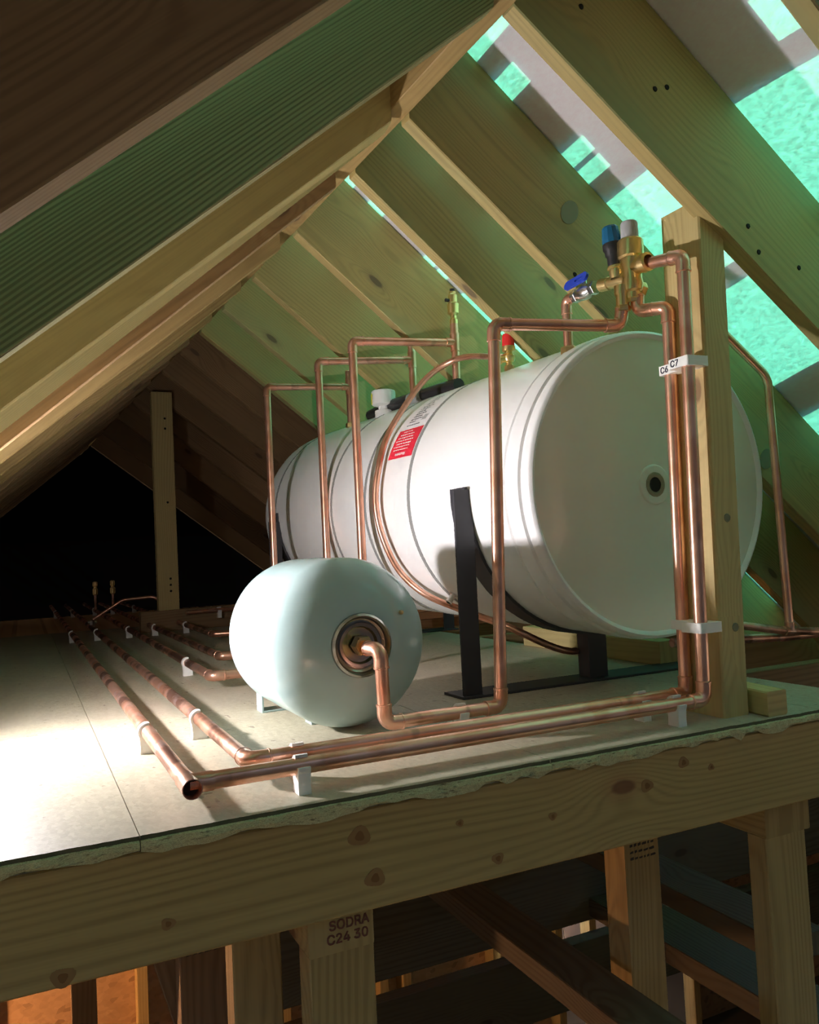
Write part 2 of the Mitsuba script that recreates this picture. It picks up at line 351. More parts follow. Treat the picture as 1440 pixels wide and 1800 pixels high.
# ------------------------------------------------------------------ deck, beam, joists
fl = struct('floor', 'grey chipboard loft deck')
def board(x0, x1, y0, y1, seed):
    """A deck board whose front edge is broken and uneven."""
    r = np.random.default_rng(seed); n = max(8, int((x1 - x0) / .006)); xs = np.linspace(x0, x1, n)
    w = np.interp(xs, np.linspace(x0, x1, max(4, n // 3)), r.normal(0, .0016, max(4, n // 3))) + r.normal(0, .0005, n)
    dip = np.clip(np.interp(xs, np.linspace(x0, x1, max(4, n // 9)), r.normal(-.4, 1., max(4, n // 9))), 0, 2) * .003
    low = np.interp(xs, np.linspace(x0, x1, max(4, n // 4)), r.normal(0, .003, max(4, n // 4)))
    top_f = np.stack([xs, y0 + .002 + w * .5, np.zeros(n)], 1); top_b = np.stack([xs, np.full(n, y1), np.zeros(n)], 1)
    V = np.vstack([top_f, top_b]); F = [[i, i + 1, n + i + 1, n + i] for i in range(n - 1)]
    bot = np.stack([[x0, y0, -.018], [x1, y0, -.018], [x1, y1, -.018], [x0, y1, -.018]])
    side = (np.array([[x0, y0, 0], [x0, y1, 0], [x0, y1, -.018], [x0, y0, -.018], [x1, y0, 0], [x1, y1, 0], [x1, y1, -.018], [x1, y0, -.018]]), np.array([[0, 1, 2, 3], [4, 7, 6, 5]]))
    k = part(fl, 'board', cat([(V, np.array(F)), (bot, np.array([[0, 3, 2, 1]])), side]), 'chipboard')
    m1 = np.stack([xs, y0 + .003 + w * .5, np.full(n, -.0055)], 1); m1b = np.stack([xs, y0 - .002 + w * 1.5 + dip, np.full(n, -.0065)], 1); m2 = np.stack([xs, y0 - .003 + w * 2 + dip * .5, np.full(n, -.013)], 1)
    m3 = np.stack([xs, y0 - .001 + w, -.020 + np.clip(low * 1.6, -.006, .006)], 1); m4 = np.stack([xs, np.full(n, y0 + .004), np.full(n, -.019)], 1)
    part(k, 'edge_lip', (np.vstack([top_f, m1]), np.array([[i, n + i, n + i + 1, i + 1] for i in range(n - 1)])), 'edge_shadow', False, label='dark upper lip of the board edge, shadow line and dirt in its colour')
    L = [m1, m1b, m2, m3, m4]; V = np.vstack(L); F = [[a * n + i, (a + 1) * n + i, (a + 1) * n + i + 1, a * n + i + 1] for a in range(4) for i in range(n - 1)]
    part(k, 'chipped_edge', (V, np.array(F)), 'chipboard_edge', False, label='ragged pale broken edge')
for j, (a, b) in enumerate(((-1.08, -.482), (-.48, .1195), (.1207, .7195), (.7207, 1.3195), (1.3207, 1.50))): board(a, b, 1.064, 4.55, 40 + j)
part(fl, 'strand_board', bx(-1.1, 2.4, 4.56, 6.05, -.02, -.002, 'x')[0], 'osb', label='darker brown board beyond the grey deck')

beam = thing('rim_beam', 'long knotty timber beam under the front edge of the loft deck', 'beam')
put_timber(beam, 'plank', timber((-1.4, 1.067, -.157), X, Y, Z, .04, .138, 4.2, .003), 'wood_beam')
for x, z, a in ((.405, -.055, .013), (.425, -.115, .012), (.56, -.066, .005), (.905, -.07, .010), (1.045, -.062, .0055), (.15, -.112, .007), (.62, -.128, .008), (.03, -.145, .011), (.985, -.045, .009), (.72, -.085, .006)):
    t = np.linspace(0, 2 * np.pi, 18, endpoint=False); rr = a * (1 + .12 * np.sin(3 * t + x * 9))
    top = np.stack([x + rr * 1.25 * np.cos(t), np.full(18, 1.0664), z + rr * np.sin(t)], 1)
    inn = np.stack([x + rr * .5 * np.cos(t), np.full(18, 1.0660), z + rr * .5 * np.sin(t)], 1)
    kk = part(beam, 'knot', loft([top + V3(0, .002, 0), top, inn])[0], 'knot_brown', label='dark reddish knot')
    part(kk, 'heart', loft([inn + V3(0, .001, 0), inn - V3(0, .0003, 0)])[0], 'knot_heart')
scene['knot_brown'] = P((.28, .165, .06), .7); scene['knot_heart'] = P((.20, .095, .03), .7)
for j, (y, x0, lab) in enumerate(((1.45, 1.40, 'ceiling joist beside the deck, right of the post'), (1.90, 1.40, 'second ceiling joist right of the post, under the copper pipes'))):
    k = thing('joist', lab, 'joist'); put_timber(k, 'plank', bx(x0 + .11, 2.5, y, y + .04, -.16, -.002 if j == 0 else -.01, 'x'), 'wood_brown')
for j, y in enumerate((2.35, 2.8, 3.25, 3.7, 4.15, 4.6, 5.05, 5.5)):
    k = thing('joist', f'{ORD[j]} hidden ceiling joist under the deck, counted back from the two beside the post', 'joist', 'joists under the deck'); put_timber(k, 'plank', bx(-1.2, 2.5, y, y + .04, -.16, -.0205, 'x'), 'wood_brown')

# ------------------------------------------------------------------ posts and blocks on the deck
k = thing('timber_post', 'upright timber post beside the tank carrying the pair of copper pipes', 'post')
put_timber(k, 'plank', timber((1.1305, 1.114, 0), NZ((.0205, 0, 1)), X, Y, .062, .099, .955, .003, cut1=NZ((.4, 0, 1))), 'wood_fresh')
for y, z in ((1.16, .075), (1.15, .05)): part(k, 'screw_hole', lathe([(0, 0), (.004, 0), (.005, .002)], (1.1296 + .0205 * z, y, z), X, 10), 'hole_dark')
for x, z in ((1.170, .36), (1.172, .16)): part(k, 'knot', lathe([(0, 0), (.007, 0), (.009, .002)], (x, 1.1128, z), Y, 12), 'knot_grey')
k = thing('timber_offcut', 'short square wood offcut lying on the deck at the foot of the post', 'wood block')
put_timber(k, 'block', timber((1.196, 1.075, 0), NZ((.13, 1, 0)), X, Z, .048, .045, .19, .003), 'wood_fresh')
k = thing('ridge_post', 'timber post under the ridge in the dark far end', 'post')
put_timber(k, 'plank', timber((.585, 4.1, .10), Z, X, Y, .098, .05, 1.06, .002), 'wood_fresh')
for z in (.19, .22, .25, .62, .98, 1.03): part(k, 'nail_hole', lathe([(0, 0), (.005, 0), (.006, .002)], (.645, 4.0985, z), Y, 8), 'hole_dark')
k = thing('bearer', 'reddish timber bearer under the foot of the far ridge post', 'beam')
put_timber(k, 'plank', bx(.50, 1.9, 4.09, 4.16, .0, .10, 'x'), 'wood_brown')
k = thing('timber_offcut', 'long timber block lying on the deck under the tank', 'wood block')
put_timber(k, 'block', bx(1.478, 1.54, 1.66, 2.30, 0, .062, 'y'), 'wood_fresh')

# ------------------------------------------------------------------ hot water tank
TA = V3(1.247, 1.38, .447); TD = NZ((-.03, 1, .02)); TX = NZ(np.cross(TD, Z)); TZ = np.cross(TX, TD)
tp = lambda t, deg, r: TA + TD * t + r * (TX * math.cos(math.radians(deg)) + TZ * math.sin(math.radians(deg)))
tank = thing('water_tank', 'large white horizontal hot water cylinder', 'water tank')
RB = .3365
prof = [(RB - .004, .086), (RB, .09), (RB, 1.72)] + [(RB - .22 + .22 * math.cos(a), 1.72 + .22 * math.sin(a)) for a in np.linspace(.12, math.pi / 2, 10)] + [(0, 1.945)]
part(tank, 'body', lathe(prof, TA, TD, 128), 'tank_white', 35)
prof = [(.318, .0045), (.322, -.001), (.327, -.003), (.3325, 0), (.3345, .006), (.3345, .024), (.332, .027), (.332, .031), (.3375, .034), (.3385, .04), (.3385, .076), (.337, .081), (.333, .083), (.333, .087)]
part(tank, 'rim', lathe(prof, TA, TD, 128), 'tank_white', 50, label='rounded double rim at the near end')
part(tank, 'end_plate', lathe([(0, .0), (.2, .0015), (.30, .004), (.3185, .0045)], TA, TD, 128), 'tank_lid', 60, label='flat cream end plate')
for t in (.525, .80, 1.06, 1.63):
    part(tank, 'seam', lathe([(RB - .001, t - .0085), (RB + .0014, t - .0065), (RB + .0014, t + .0065), (RB - .001, t + .0085)], TA, TD, 128), 'seam_grey', False, label='thin grey seam line')
pc = TA + V3(-.004, 0, -.002)
part(tank, 'port', cat([lathe([(.026, .0), (.027, -.003), (.040, -.0035), (.044, -.001), (.045, .002)], pc, TD, 36)]), 'tank_lid', 40, label='round outlet boss in the end plate')
part(tank, 'port_socket', cat([lathe([(.027, -.003), (.022, -.004), (.019, -.003), (.0165, -.003), (.0165, .0008)], pc, TD, 28)]), 'port_bronze', 40, label='brown threaded socket')
part(tank, 'port_hole', lathe([(0, -.0015), (.0172, -.0015)], pc, TD, 24), 'hole_dark')
def patch(t0, t1, d0, d1, r, n=10, slant=0.):
    V, F = [], []
    for i in range(n + 1):
        dg = d0 + (d1 - d0) * i / n
        V += [tp(t0 + slant * i / n, dg, r), tp(t1 + slant * i / n, dg, r)]
    for i in range(n): F.append([2 * i, 2 * i + 1, 2 * i + 3, 2 * i + 2])
    return np.array(V), np.array(F)
wl = part(tank, 'white_label', patch(.70, .535, 113, 144.2, RB + .0006, 14), 'white_label', True, label='white printed data label')
lab = part(tank, 'red_label', patch(.677, .538, 144.5, 159.8, RB + .0012, 10), 'red_label', True, label='red warning label with lines of small pale print')
r5 = np.random.default_rng(3)
def print_lines(rows_, mat, parent, name, r):
    ms = []
    for dg, t0, t1, h in rows_:
        t = t0
        while t > t1:
            w = r5.uniform(.005, .013); e_ = max(t - w, t1)
            ms.append(patch(t, e_, dg, dg + h * r5.uniform(.7, 1), r, 1)); t = e_ - .0025
    part(parent, name, cat(ms), mat, False)
print_lines([(145.6, .645, .59, .8), (147.2, .655, .575, .8), (148.8, .66, .57, .8), (150.4, .665, .565, .8), (152., .655, .57, .85), (153.6, .665, .57, .7), (155.2, .66, .575, .7), (157.2, .64, .58, 1.5)], 'pink_print', lab, 'print', RB + .0017)
print_lines([(d, .655 - (143 - d) * .0003, .655 - .045 - (d % 3) * .008, .8) for d in (120, 122.2, 124.4, 126.6, 128.8, 130.6, 132.4, 134.2, 136, 137.8)] + [(139.4, .655, .62, .7), (141.6, .655, .58, .6)], 'ink', wl, 'print', RB + .001)
part(wl, 'square_mark', patch(.585, .56, 136.5, 140., RB + .001, 2), 'grey_plastic', False)
# drain stub
c = tp(.50, -133, RB - .004); d = NZ(c - (TA + TD * .54))
part(tank, 'drain_stub', cat([hexagon(c, d, .012, .008), lathe([(.008, .006), (.008, .026), (.009, .027), (.009, .031), (.006, .032), (.006, .02)], c, d, 16)]), 'chrome', 40, label='short chrome drain stub low on the side')
# temperature relief valve with red cap
c = V3(1.128, 1.75, .768)
rv = part(tank, 'relief_valve', cat([hexagon(c, Z, .013, .016), lathe([(.009, .014), (.009, .024), (.013, .026), (.016, .032), (.016, .040), (.010, .046), (.010, .05), (.016, .052), (.017, .064), (.014, .066), (0, .066)], c, Z, 24),
      lathe([(.0, 0), (.009, 0), (.009, .022), (.012, .023), (.012, .032), (.008, .034)], c + V3(0, 0, .034), NZ((-1, .2, -.15)), 16)]), 'brass', 35, label='brass relief valve')
part(rv, 'cap', lathe([(.015, .064), (.0155, .068), (.0145, .092), (.012, .096), (0, .097)], c, Z, 24), 'red_plastic', 35, label='bright red cap')
# immersion heater thermostat and its lead
c = V3(1.085, 2.45, .784)
ih = part(tank, 'thermostat', lathe([(0, -.02), (.03, -.02), (.03, .006), (.018, .01), (.018, .020), (.034, .023), (.039, .027), (.040, .064), (.038, .071), (.03, .074), (0, .075)], c, Z, 34), 'tank_white', 35, label='white immersion thermostat cap')
V_, F_ = lathe([(.0392, .027), (.0405, .030), (.0408, .060), (.0395, .064)], c, Z, 34)
th_ = np.arctan2(V_[F_].mean(1)[:, 1] - c[1], V_[F_].mean(1)[:, 0] - c[0])
part(ih, 'yellow_tag', (V_, F_[np.abs(np.degrees(th_) - 165) % 360 < 55]), 'yellow_plastic', False)
bar_pts = [V3(1.10, 2.60, .80), V3(1.105, 2.45, .806), V3(1.115, 2.3, .801), V3(1.125, 2.12, .796), V3(1.13, 2.02, .79)]
ck = part(tank, 'lead_cover', tube(np.array(bar_pts), .019, 10), 'black_plastic', 50, label='black lagged lead along the top')
part(ck, 'tape', tube(np.array([V3(1.1145, 2.305, .801), V3(1.1195, 2.22, .799)]), .0205, 10), 'grey_tape', 50)

# cradle of the tank: two bent flat-bar saddles
def saddle(key, y0, dx):
    w = .07; t = (y0 + w / 2 - TA[1]); cx_, cz_ = TA[0] - .03 * t, TA[2] + .02 * t
    def arc(ri, ro, a0, a1, n=30):
        V, F = [], []
        for i in range(n + 1):
            a = math.radians(a0 + (a1 - a0) * i / n)
            for r, y in ((ri, y0), (ri, y0 + w), (ro, y0 + w), (ro, y0)): V.append((cx_ + r * math.cos(a), y, cz_ + r * math.sin(a)))
        for i in range(n):
            for j in range(4):
                p, q = 4 * i + j, 4 * i + (j + 1) % 4; F.append([p, q, q + 4, p + 4])
        return np.array(V), np.array(F + [[0, 1, 2, 3], [4 * n, 4 * n + 3, 4 * n + 2, 4 * n + 1]])
    part(key, 'saddle', arc(RB + .001, RB + .008, 178, 362), 'dark_steel', False)
    part(key, 'base_bar', bx(cx_ - .385, cx_ + .385, y0 - .02, y0 + w, 0, .006, 'x', .001)[0], 'dark_steel')
    for sx in (-1, 1):
        x = cx_ + sx * .352
        part(key, 'upright', bx(x - .024 * (1 + sx * 0), x + .024, y0 - .005, y0 + .001, .0, .458, 'z', .0015)[0], 'dark_steel')
    zb = cz_ - RB
    part(key, 'leg', bx(cx_ - .027, cx_ + .027, y0 + .005, y0 + .05, .006, zb - .006, 'z', .0015)[0], 'dark_steel')
k = thing('tank_cradle', 'black steel cradle under the near end of the tank, tall flat upright in front', 'steel frame'); saddle(k, 1.60, 0)
k = thing('tank_cradle', 'black steel cradle under the far end of the tank', 'steel frame'); saddle(k, 2.96, 0)

# ------------------------------------------------------------------ expansion vessel
VA = V3(.547, 1.38, .1635); VR, VL, VE = .159, .445, .095
ves = thing('expansion_vessel', 'small white rounded expansion vessel lying on the deck in front of the tank', 'tank')
prof = [(.055, .0095), (.058, .0065), (.063, .0075)] + [(VR * math.sin(a), VE - VE * math.cos(a)) for a in np.linspace(.42, math.pi / 2, 16)]
prof += [(VR, VL / 2 - .004), (VR + .0012, VL / 2), (VR, VL / 2 + .004)] + [(VR * math.sin(a), VL - VE + VE * math.cos(a)) for a in np.linspace(math.pi / 2, 0, 18)]
part(ves, 'shell', lathe(prof, VA, Y, 96), 'vessel_white', 45)
part(ves, 'flange', lathe([(.058, .008), (.057, .001), (.053, -.003), (.050, .001), (.048, .010), (.042, .014), (.040, .010), (.034, .011), (.031, .019), (.022, .021), (0, .021)], VA, Y, 60), 'flange_steel', 30, label='dished bright metal flange round the connection')
part(ves, 'fill_valve', cat([lathe([(0, 0), (.004, 0), (.004, .006), (0, .007)], VA + V3(.087, .022, .052), V3(0, -1, 0), 10)]), 'brass', 30)
for y in (1.735, 1.50):
    part(ves, 'foot', cat([bx(.452, .456, y, y + .045, 0, .095, 'z', .0005)[0], bx(.452, .64, y, y + .045, 0, .004, 'x', .0005)[0], bx(.636, .640, y, y + .045, 0, .095, 'z', .0005)[0]]) if y > 1.7 else
         cat([bx(.50, .60, y + .05, y + .09, 0, .0045, 'x', .0005)[0]]), 'vessel_white')

# ------------------------------------------------------------------ copper pipework
ZP = .037
r1 = thing('copper_pipe', 'leftmost copper deck pipe with the open end, rising at the front edge of the post', 'pipe')
px, py, pz = 1.095, 1.124, .846
mats = ['copper', 'copper', 'copper']
pipe_run(r1, [(.19, 1.124, ZP), (px, 1.124, ZP), (px + .019, 1.124, pz), (1.110, 1.222, .862)], mats=mats)
part(r1, 'pipe', tube(np.array([V3(.19, 1.15, ZP), V3(.188, 3.0, ZP), V3(.188, 7.2, ZP)]), .0118, 18), 'copper_stained', 40)
ro = .0132
part(r1, 'open_tee', cat([tube(np.array([V3(.19, 1.094, ZP), V3(.19, 1.152, ZP)]), ro, caps=False), tube(np.array([V3(.19, 1.124, ZP), V3(.222, 1.124, ZP)]), ro),
     lathe([(ro, 0), (.0119, 0), (.0119, .02)], V3(.19, 1.094, ZP), Y, 20)]), 'copper', 40, label='open-ended tee fitting')
part(r1, 'open_end', lathe([(0, .018), (.012, .018)], V3(.19, 1.094, ZP), Y, 20), 'hole_dark')
r2 = thing('copper_pipe', 'second copper deck pipe from the left, turning right along the front and up the post', 'pipe')
pipe_run(r2, [(.29, 7.2, ZP), (.289, 1.197, ZP), (1.117, 1.192, ZP), (1.134, 1.192, .772), (1.108, 1.245, .776), (1.108, 1.245, .81)], mats=['copper_stained', 'copper', 'copper', 'copper', 'copper'], R=.015)
for lab_, yb, x0, xv, zt, xe, ye, vent, yv in (('third copper deck pipe, rising behind the vessel as the nearest loop, topped by a vent', 2.11, .424, .847, .92, 1.142, 2.052, 1, 2.11),
        ('fourth copper deck pipe, rising as the middle one of the three loops behind the vessel', 2.525, .536, .867, .944, 1.157, 2.37, 0, 2.457),
        ('fifth copper deck pipe, rising as the farthest and lowest-looking of the three loops', 3.30, .675, .779, .918, 1.063, 2.695, 0, 2.75)):
    k = thing('copper_pipe', lab_, 'pipe')
    pipe_run(k, [(x0, 7.2, ZP), (x0, yb, ZP), *([(.80, yb - .04, ZP)] if yb > 3 else []), (xv, yv, ZP), (xv, yv, zt), (xe, ye, zt)], mats=['copper_stained'] + ['copper'] * (4 if yb > 3 else 3))
    tee(k, (xe, ye, zt), Z, NZ(V3(xv - xe, yv - ye, 0)))
    t = (ye - TA[1]); zb = TA[2] + .02 * t + math.sqrt(RB ** 2 - (xe - TA[0] + .03 * t) ** 2) - .004
    part(k, 'pipe', tube(np.array([V3(xe, ye, zb + .012), V3(xe, ye, zt - .02)]), .0118), 'copper', 40)
    part(k, 'nut', hexagon((xe, ye, zb), Z, .019, .016), 'brass', False)
    part(k, 'pipe', tube(np.array([V3(xe, ye, zt + .02), V3(xe, ye, zt + (.06 if vent else .05))]), .0118), 'copper', 40)
    if vent:
        b_ = V3(xe, ye, zt + .05)
        va = part(k, 'air_vent', lathe([(.010, 0), (.012, .004), (.012, .016), (.009, .02), (.009, .028), (.016, .034), (.017, .062), (.013, .066), (.013, .088), (.010, .092), (.010, .098), (0, .10)], b_, Z, 22), 'brass', 35, label='brass automatic air vent')
        part(va, 'cap', cat([lathe([(0, .098), (.007, .098), (.007, .106), (0, .107)], b_, Z, 14), lathe([(0, 0), (.005, 0), (.005, .012), (0, .012)], b_ + V3(-.012, 0, .072), -X, 12)]), 'black_plastic', 35)
    else:
        part(k, 'end_cap', lathe([(.0118, 0), (.0125, .003), (.0125, .014), (.009, .018), (0, .019)], V3(xe, ye, zt + .04), Z, 18), 'copper', 35)
k = thing('copper_pipe', 'copper pipe from the white vessel, upright in front of the tank, then to the valve', 'pipe')
pipe_run(k, [(.548, 1.365, .160), (.560, 1.332, .160), (.563, 1.332, .031), (.80, 1.335, .031), (.83, 1.335, .755), (1.082, 1.268, .752), (1.085, 1.262, .80)], R=.017)
part(k, 'nut', hexagon((.547, 1.395, .1635), V3(0, -1, 0), .019, .026), 'brass', False, label='brass hexagon union at the vessel')
k = thing('copper_pipe', 'short copper riser from the top of the tank to the ball valve', 'pipe')
pipe_run(k, [(1.09, 1.45, .752), (1.09, 1.45, .858), (1.094, 1.40, .858)], r=.0105, R=.014)
part(k, 'nut', hexagon((1.09, 1.45, .735), Z, .018, .02), 'brass', False)
# thin loop round the tank
pts = [V3(1.118, 1.755, .806), V3(1.108, 1.82, .822), V3(1.111, 1.92, .846), V3(1.098, 1.98, .850), V3(1.052, 2.03, .822), V3(.982, 2.058, .740), V3(.921, 2.07, .645)]
for t, dg, r in ((.683, 164, .3565), (.680, 176, .358), (.675, 188, .358), (.665, 200, .358), (.655, 211, .358), (.62, 221, .359), (.52, 229, .362), (.40, 235, .366), (.30, 241, .372), (.27, 252, .380), (.265, 266, .388)):
    pts.append(tp(t, dg, r))
from scipy.interpolate import CubicSpline
P_ = np.array(pts); tt = np.concatenate([[0], np.cumsum(np.linalg.norm(np.diff(P_, axis=0), axis=1))]); sp_ = CubicSpline(tt, P_)
k = thing('copper_coil', 'thin copper pipe bent in a wide loop round the side of the tank', 'pipe')
part(k, 'pipe', tube(sp_(np.linspace(0, tt[-1], 110)), .0085, 14), 'copper', 60)
# discharge pipe right of the post and the pipes it drops to
k = thing('copper_pipe', 'bent copper discharge pipe dropping down to the right of the tank', 'pipe')
part(k, 'pipe', tube(smooth_path([(1.38, 1.37, .853), (1.586, 1.36, .692), (1.60, 1.36, .105)], .05), .0095, 16), 'copper', 50)
tee(k, (1.60, 1.36, .10), NZ((1, .02, -.05)), Z, .0095, 'copper_stained', .02)
k = thing('copper_pipe', 'horizontal copper pipe passing behind the foot of the post, upper of two', 'pipe')
part(k, 'pipe', tube(np.array([V3(1.30, 1.44, .118), V3(1.45, 1.40, .126), V3(1.58, 1.36, .102), V3(1.75, 1.355, .085)]), .0095, 14), 'copper_stained', 50)
k = thing('copper_pipe', 'horizontal copper pipe passing behind the foot of the post, lower of two', 'pipe')
part(k, 'pipe', tube(np.array([V3(1.30, 1.42, .095), V3(1.62, 1.39, .082), V3(1.95, 1.40, .078)]), .0105, 14), 'copper_stained', 50)
# pressure valve
vk = thing('pressure_valve', 'brass pressure reducing valve with blue and grey caps at the top of the pipes', 'valve')
c = V3(1.103, 1.25, .80)
part(vk, 'body', cat([lathe([(.012, 0), (.0165, .002), (.0165, .014), (.0205, .018), (.0215, .03), (.019, .042), (.0195, .06), (.0225, .068), (.0225, .082), (.0255, .086), (.0255, .116), (.023, .12), (0, .12)], c, Z, 30),
     lathe([(0, 0), (.016, 0), (.015, .03), (.012, .06), (.0135, .062), (.0135, .085), (0, .085)], c + V3(0, .0, .046), NZ((-.12, 1, .1)), 24),
     lathe([(0, 0), (.016, 0), (.016, .030), (.0185, .032), (.0185, .046), (.013, .048)], c + V3(0, 0, .062), NZ((.03, -1, 0)), 20),
     lathe([(0, -.03), (.011, -.03), (.013, -.026), (.0125, .0), (.015, .004), (.015, .02), (0, .022)], c + V3(-.018, .012, .01), Z, 20),
     hexagon(c + V3(0, 0, -.006), Z, .017, .014), hexagon(c + V3(-.018, .012, -.022), Z, .0155, .012), hexagon(c + V3(.012, -.004, .022), NZ((1, -.1, -.2)), .015, .012)]), 'brass', 35)
part(vk, 'grey_cap', lathe([(.0165, .118), (.0175, .122), (.0168, .152), (.015, .156), (0, .156)], c, Z, 26), 'grey_plastic', 35, label='grey ribbed cap')
b_ = c + V3(-.012, .030, .052)
part(vk, 'relief_neck', lathe([(.013, 0), (.0145, .012), (.014, .018), (.017, .02), (.017, .024), (.014, .026)], b_, NZ((-.06, .05, 1)), 22), 'brass', 35)
part(vk, 'black_collar', lathe([(.0135, .026), (.0145, .030), (.0145, .044), (.017, .048), (.0175, .056), (.020, .060), (.020, .07), (.017, .073)], b_, NZ((-.06, .05, 1)), 22), 'black_plastic', 35, label='black ribbed collar')
part(vk, 'blue_cap', lathe([(.0195, .070), (.0195, .078), (.0165, .102), (.014, .106), (0, .107)], b_, NZ((-.06, .05, 1)), 12), 'blue_plastic', False, label='blue turning cap')
bk = thing('ball_valve', 'chrome ball valve with a blue lever beside the brass pressure valve', 'valve')
o = V3(1.0935, 1.425, .858); d = NZ((.005, -1, -.012))
part(bk, 'body', cat([hexagon(o, d, .015, .014), lathe([(.012, .012), (.012, .02), (.016, .026), (.017, .038), (.016, .05), (.012, .056), (.012, .062)], o, d, 24), hexagon(o + d * .06, d, .015, .014), lathe([(0, 0), (.006, 0), (.006, .026), (0, .026)], o + d * .036, Z, 14)]), 'chrome', 35)
lv = sg.LineString([(0, 0), (.058, 0)]).buffer(.0095).difference(sg.LineString([(.030, 0), (.052, 0)]).buffer(.003))
m = trimesh.creation.extrude_polygon(lv, .006); m.apply_translation((-.012, 0, 0))
R_ = np.eye(4); R_[:3, 0] = NZ(d + Z * .05); R_[:3, 2] = NZ(np.cross(R_[:3, 0], NZ((.25, 0, 1.)))); R_[:3, 1] = np.cross(R_[:3, 2], R_[:3, 0]); R_[:3, 3] = o + d * .022 + V3(-.020, 0, .019); m.apply_transform(R_)
part(bk, 'lever', m, 'blue_handle', False, label='blue lever handle')
# filling loop and drain cocks at the far end of the deck pipes
k = thing('filling_loop', 'thin arched copper filling loop over the pipes at the far end of the deck', 'pipe')
part(k, 'pipe', tube(smooth_path([(.298, 4.22, .075), (.43, 4.2, .158), (.575, 4.2, .166), (.675, 4.15, .085)], .05), .008, 14), 'copper', 50)
part(k, 'cock', cat([hexagon((.294, 4.225, .040), Z, .013, .03), lathe([(0, -.02), (.007, -.02), (.007, .02), (0, .02)], (.294, 4.225, .062), X, 12)]), 'chrome', False)
part(k, 'cock', cat([hexagon((.677, 4.148, .040), Z, .015, .036), lathe([(0, -.03), (.007, -.03), (.007, .03), (0, .03)], (.677, 4.148, .07), X, 12), lathe([(0, 0), (.005, 0), (.005, .03), (0, .03)], (.677, 4.148, .07), Z, 10)]), 'chrome', False)
for x, y, lab_ in ((.424, 5.75, 'left one of two small brass air vents standing in the dark far end'), (.536, 5.8, 'right one of two small brass air vents standing in the dark far end')):
    k = thing('air_vent', lab_, 'air vent')
    part(k, 'stem', lathe([(.008, 0), (.008, .09), (.011, .092)], (x, y, .048), Z, 14), 'copper_stained', 40)
    part(k, 'head', lathe([(.011, 0), (.017, .006), (.017, .04), (.011, .046), (.011, .055), (.016, .06), (.016, .085), (.009, .09), (0, .092)], (x, y, .138), Z, 18), 'brass', 40)
k = thing('copper_pipe', 'pale copper pipe crossing the far end of the deck behind the vessel', 'pipe')
part(k, 'pipe', tube(np.array([V3(.70, 4.03, .085), V3(1.35, 4.06, .085)]), .010, 14), 'copper', 40)

# ------------------------------------------------------------------ pipe clips
ring = sg.Point(0, ZP).buffer(.0160, 24).difference(sg.Point(0, ZP).buffer(.0117, 24)).difference(sg.Polygon([(0, ZP), (.006, ZP + .03), (.03, ZP + .03), (.03, ZP + .001)]))
base = sg.Polygon([(-.0135, 0), (.0135, 0), (.0125, .012), (.0145, ZP), (.010, ZP - .005), (0, ZP - .0121), (-.010, ZP - .005), (-.0148, ZP), (-.0125, .012)])
prof = ring.union(base).buffer(.0006).buffer(-.0006)
if prof.geom_type != 'Polygon': prof = max(prof.geoms, key=lambda g: g.area)
clip_m = trimesh.creation.extrude_polygon(prof, .018)      # local: x across, y up, z along the pipe
def clip_mesh(x, y, along, lift=0.):
    v = np.array(clip_m.vertices); v[:, 2] -= .009
    w = np.stack([v[:, 0], v[:, 2], v[:, 1] + lift], 1) if along == 'y' else np.stack([v[:, 2], -v[:, 0], v[:, 1] + lift], 1)
    return w + V3(x, y, 0), np.array(clip_m.faces)[:, ::-1]
G = 'white pipe clips on the deck'
for x, y, al, lab_ in ((.189, 1.515, 'y', 'white clip nearest the front on the outermost deck pipe'), (.289, 1.575, 'y', 'white clip nearest the front on the second deck pipe'),
        (.345, 1.124, 'x', 'white clip on the front pipe closest to its open end'), (.362, 1.195, 'x', 'white clip half hidden behind the first front clip'),
        (1.03, 1.124, 'x', 'white clip on the front pipe near the post'), (1.012, 1.193, 'x', 'white clip behind the one near the post'), (.715, 1.335, 'x', 'white clip on the short pipe between vessel and riser', ),
        (.424, 2.45, 'y', 'white clip on the third deck pipe left of the vessel')):
    k = thing('pipe_clip', lab_, 'pipe clip', G); part(k, 'hook', clip_mesh(x, y, al, -.006 if x == .715 else 0), 'clip_plastic', 40)
for x in (.188, .29, .424, .536, .675):
    for y, g in ((3.9, 'near row'), (5.85, 'far row')):
        if x == .188: which = 'leftmost white clip'
        else: which = {.29: 'second white clip from the left', .424: 'middle white clip', .536: 'fourth white clip from the left', .675: 'rightmost white clip'}[x]
        k = thing('pipe_clip', f'{which} in the {g} at the dark pipe end', 'pipe clip', 'pipe clips at the far end'); part(k, 'hook', clip_mesh(x, y, 'y'), 'clip_plastic', 40)
k = thing('pipe_clip', 'small white clip on the pale crossing pipe behind the vessel', 'pipe clip'); part(k, 'hook', clip_mesh(.86, 4.04, 'x', .048), 'clip_plastic', 40)
def letters(txt, h, o, ex_, ey_, mat, parent, name, depth=.0006):
    m = meshkit.text_mesh(txt, h)
    v, f, _ = meshkit.arrays(m); v = v - v.min(0) if False else v
    en = np.cross(ex_, ey_); zz = v[:, 2:3]; sc = depth / max(zz.max() - zz.min(), 1e-6)
    bold = h * .055
    ms = [(o + (v[:, :1] + i * bold) * ex_ + (v[:, 1:2] + j * bold) * ey_ + (zz - zz.min()) * sc * en, f) for i in (0, 1) for j in (0, 1)]
    part(parent, name, cat(ms), mat, False)
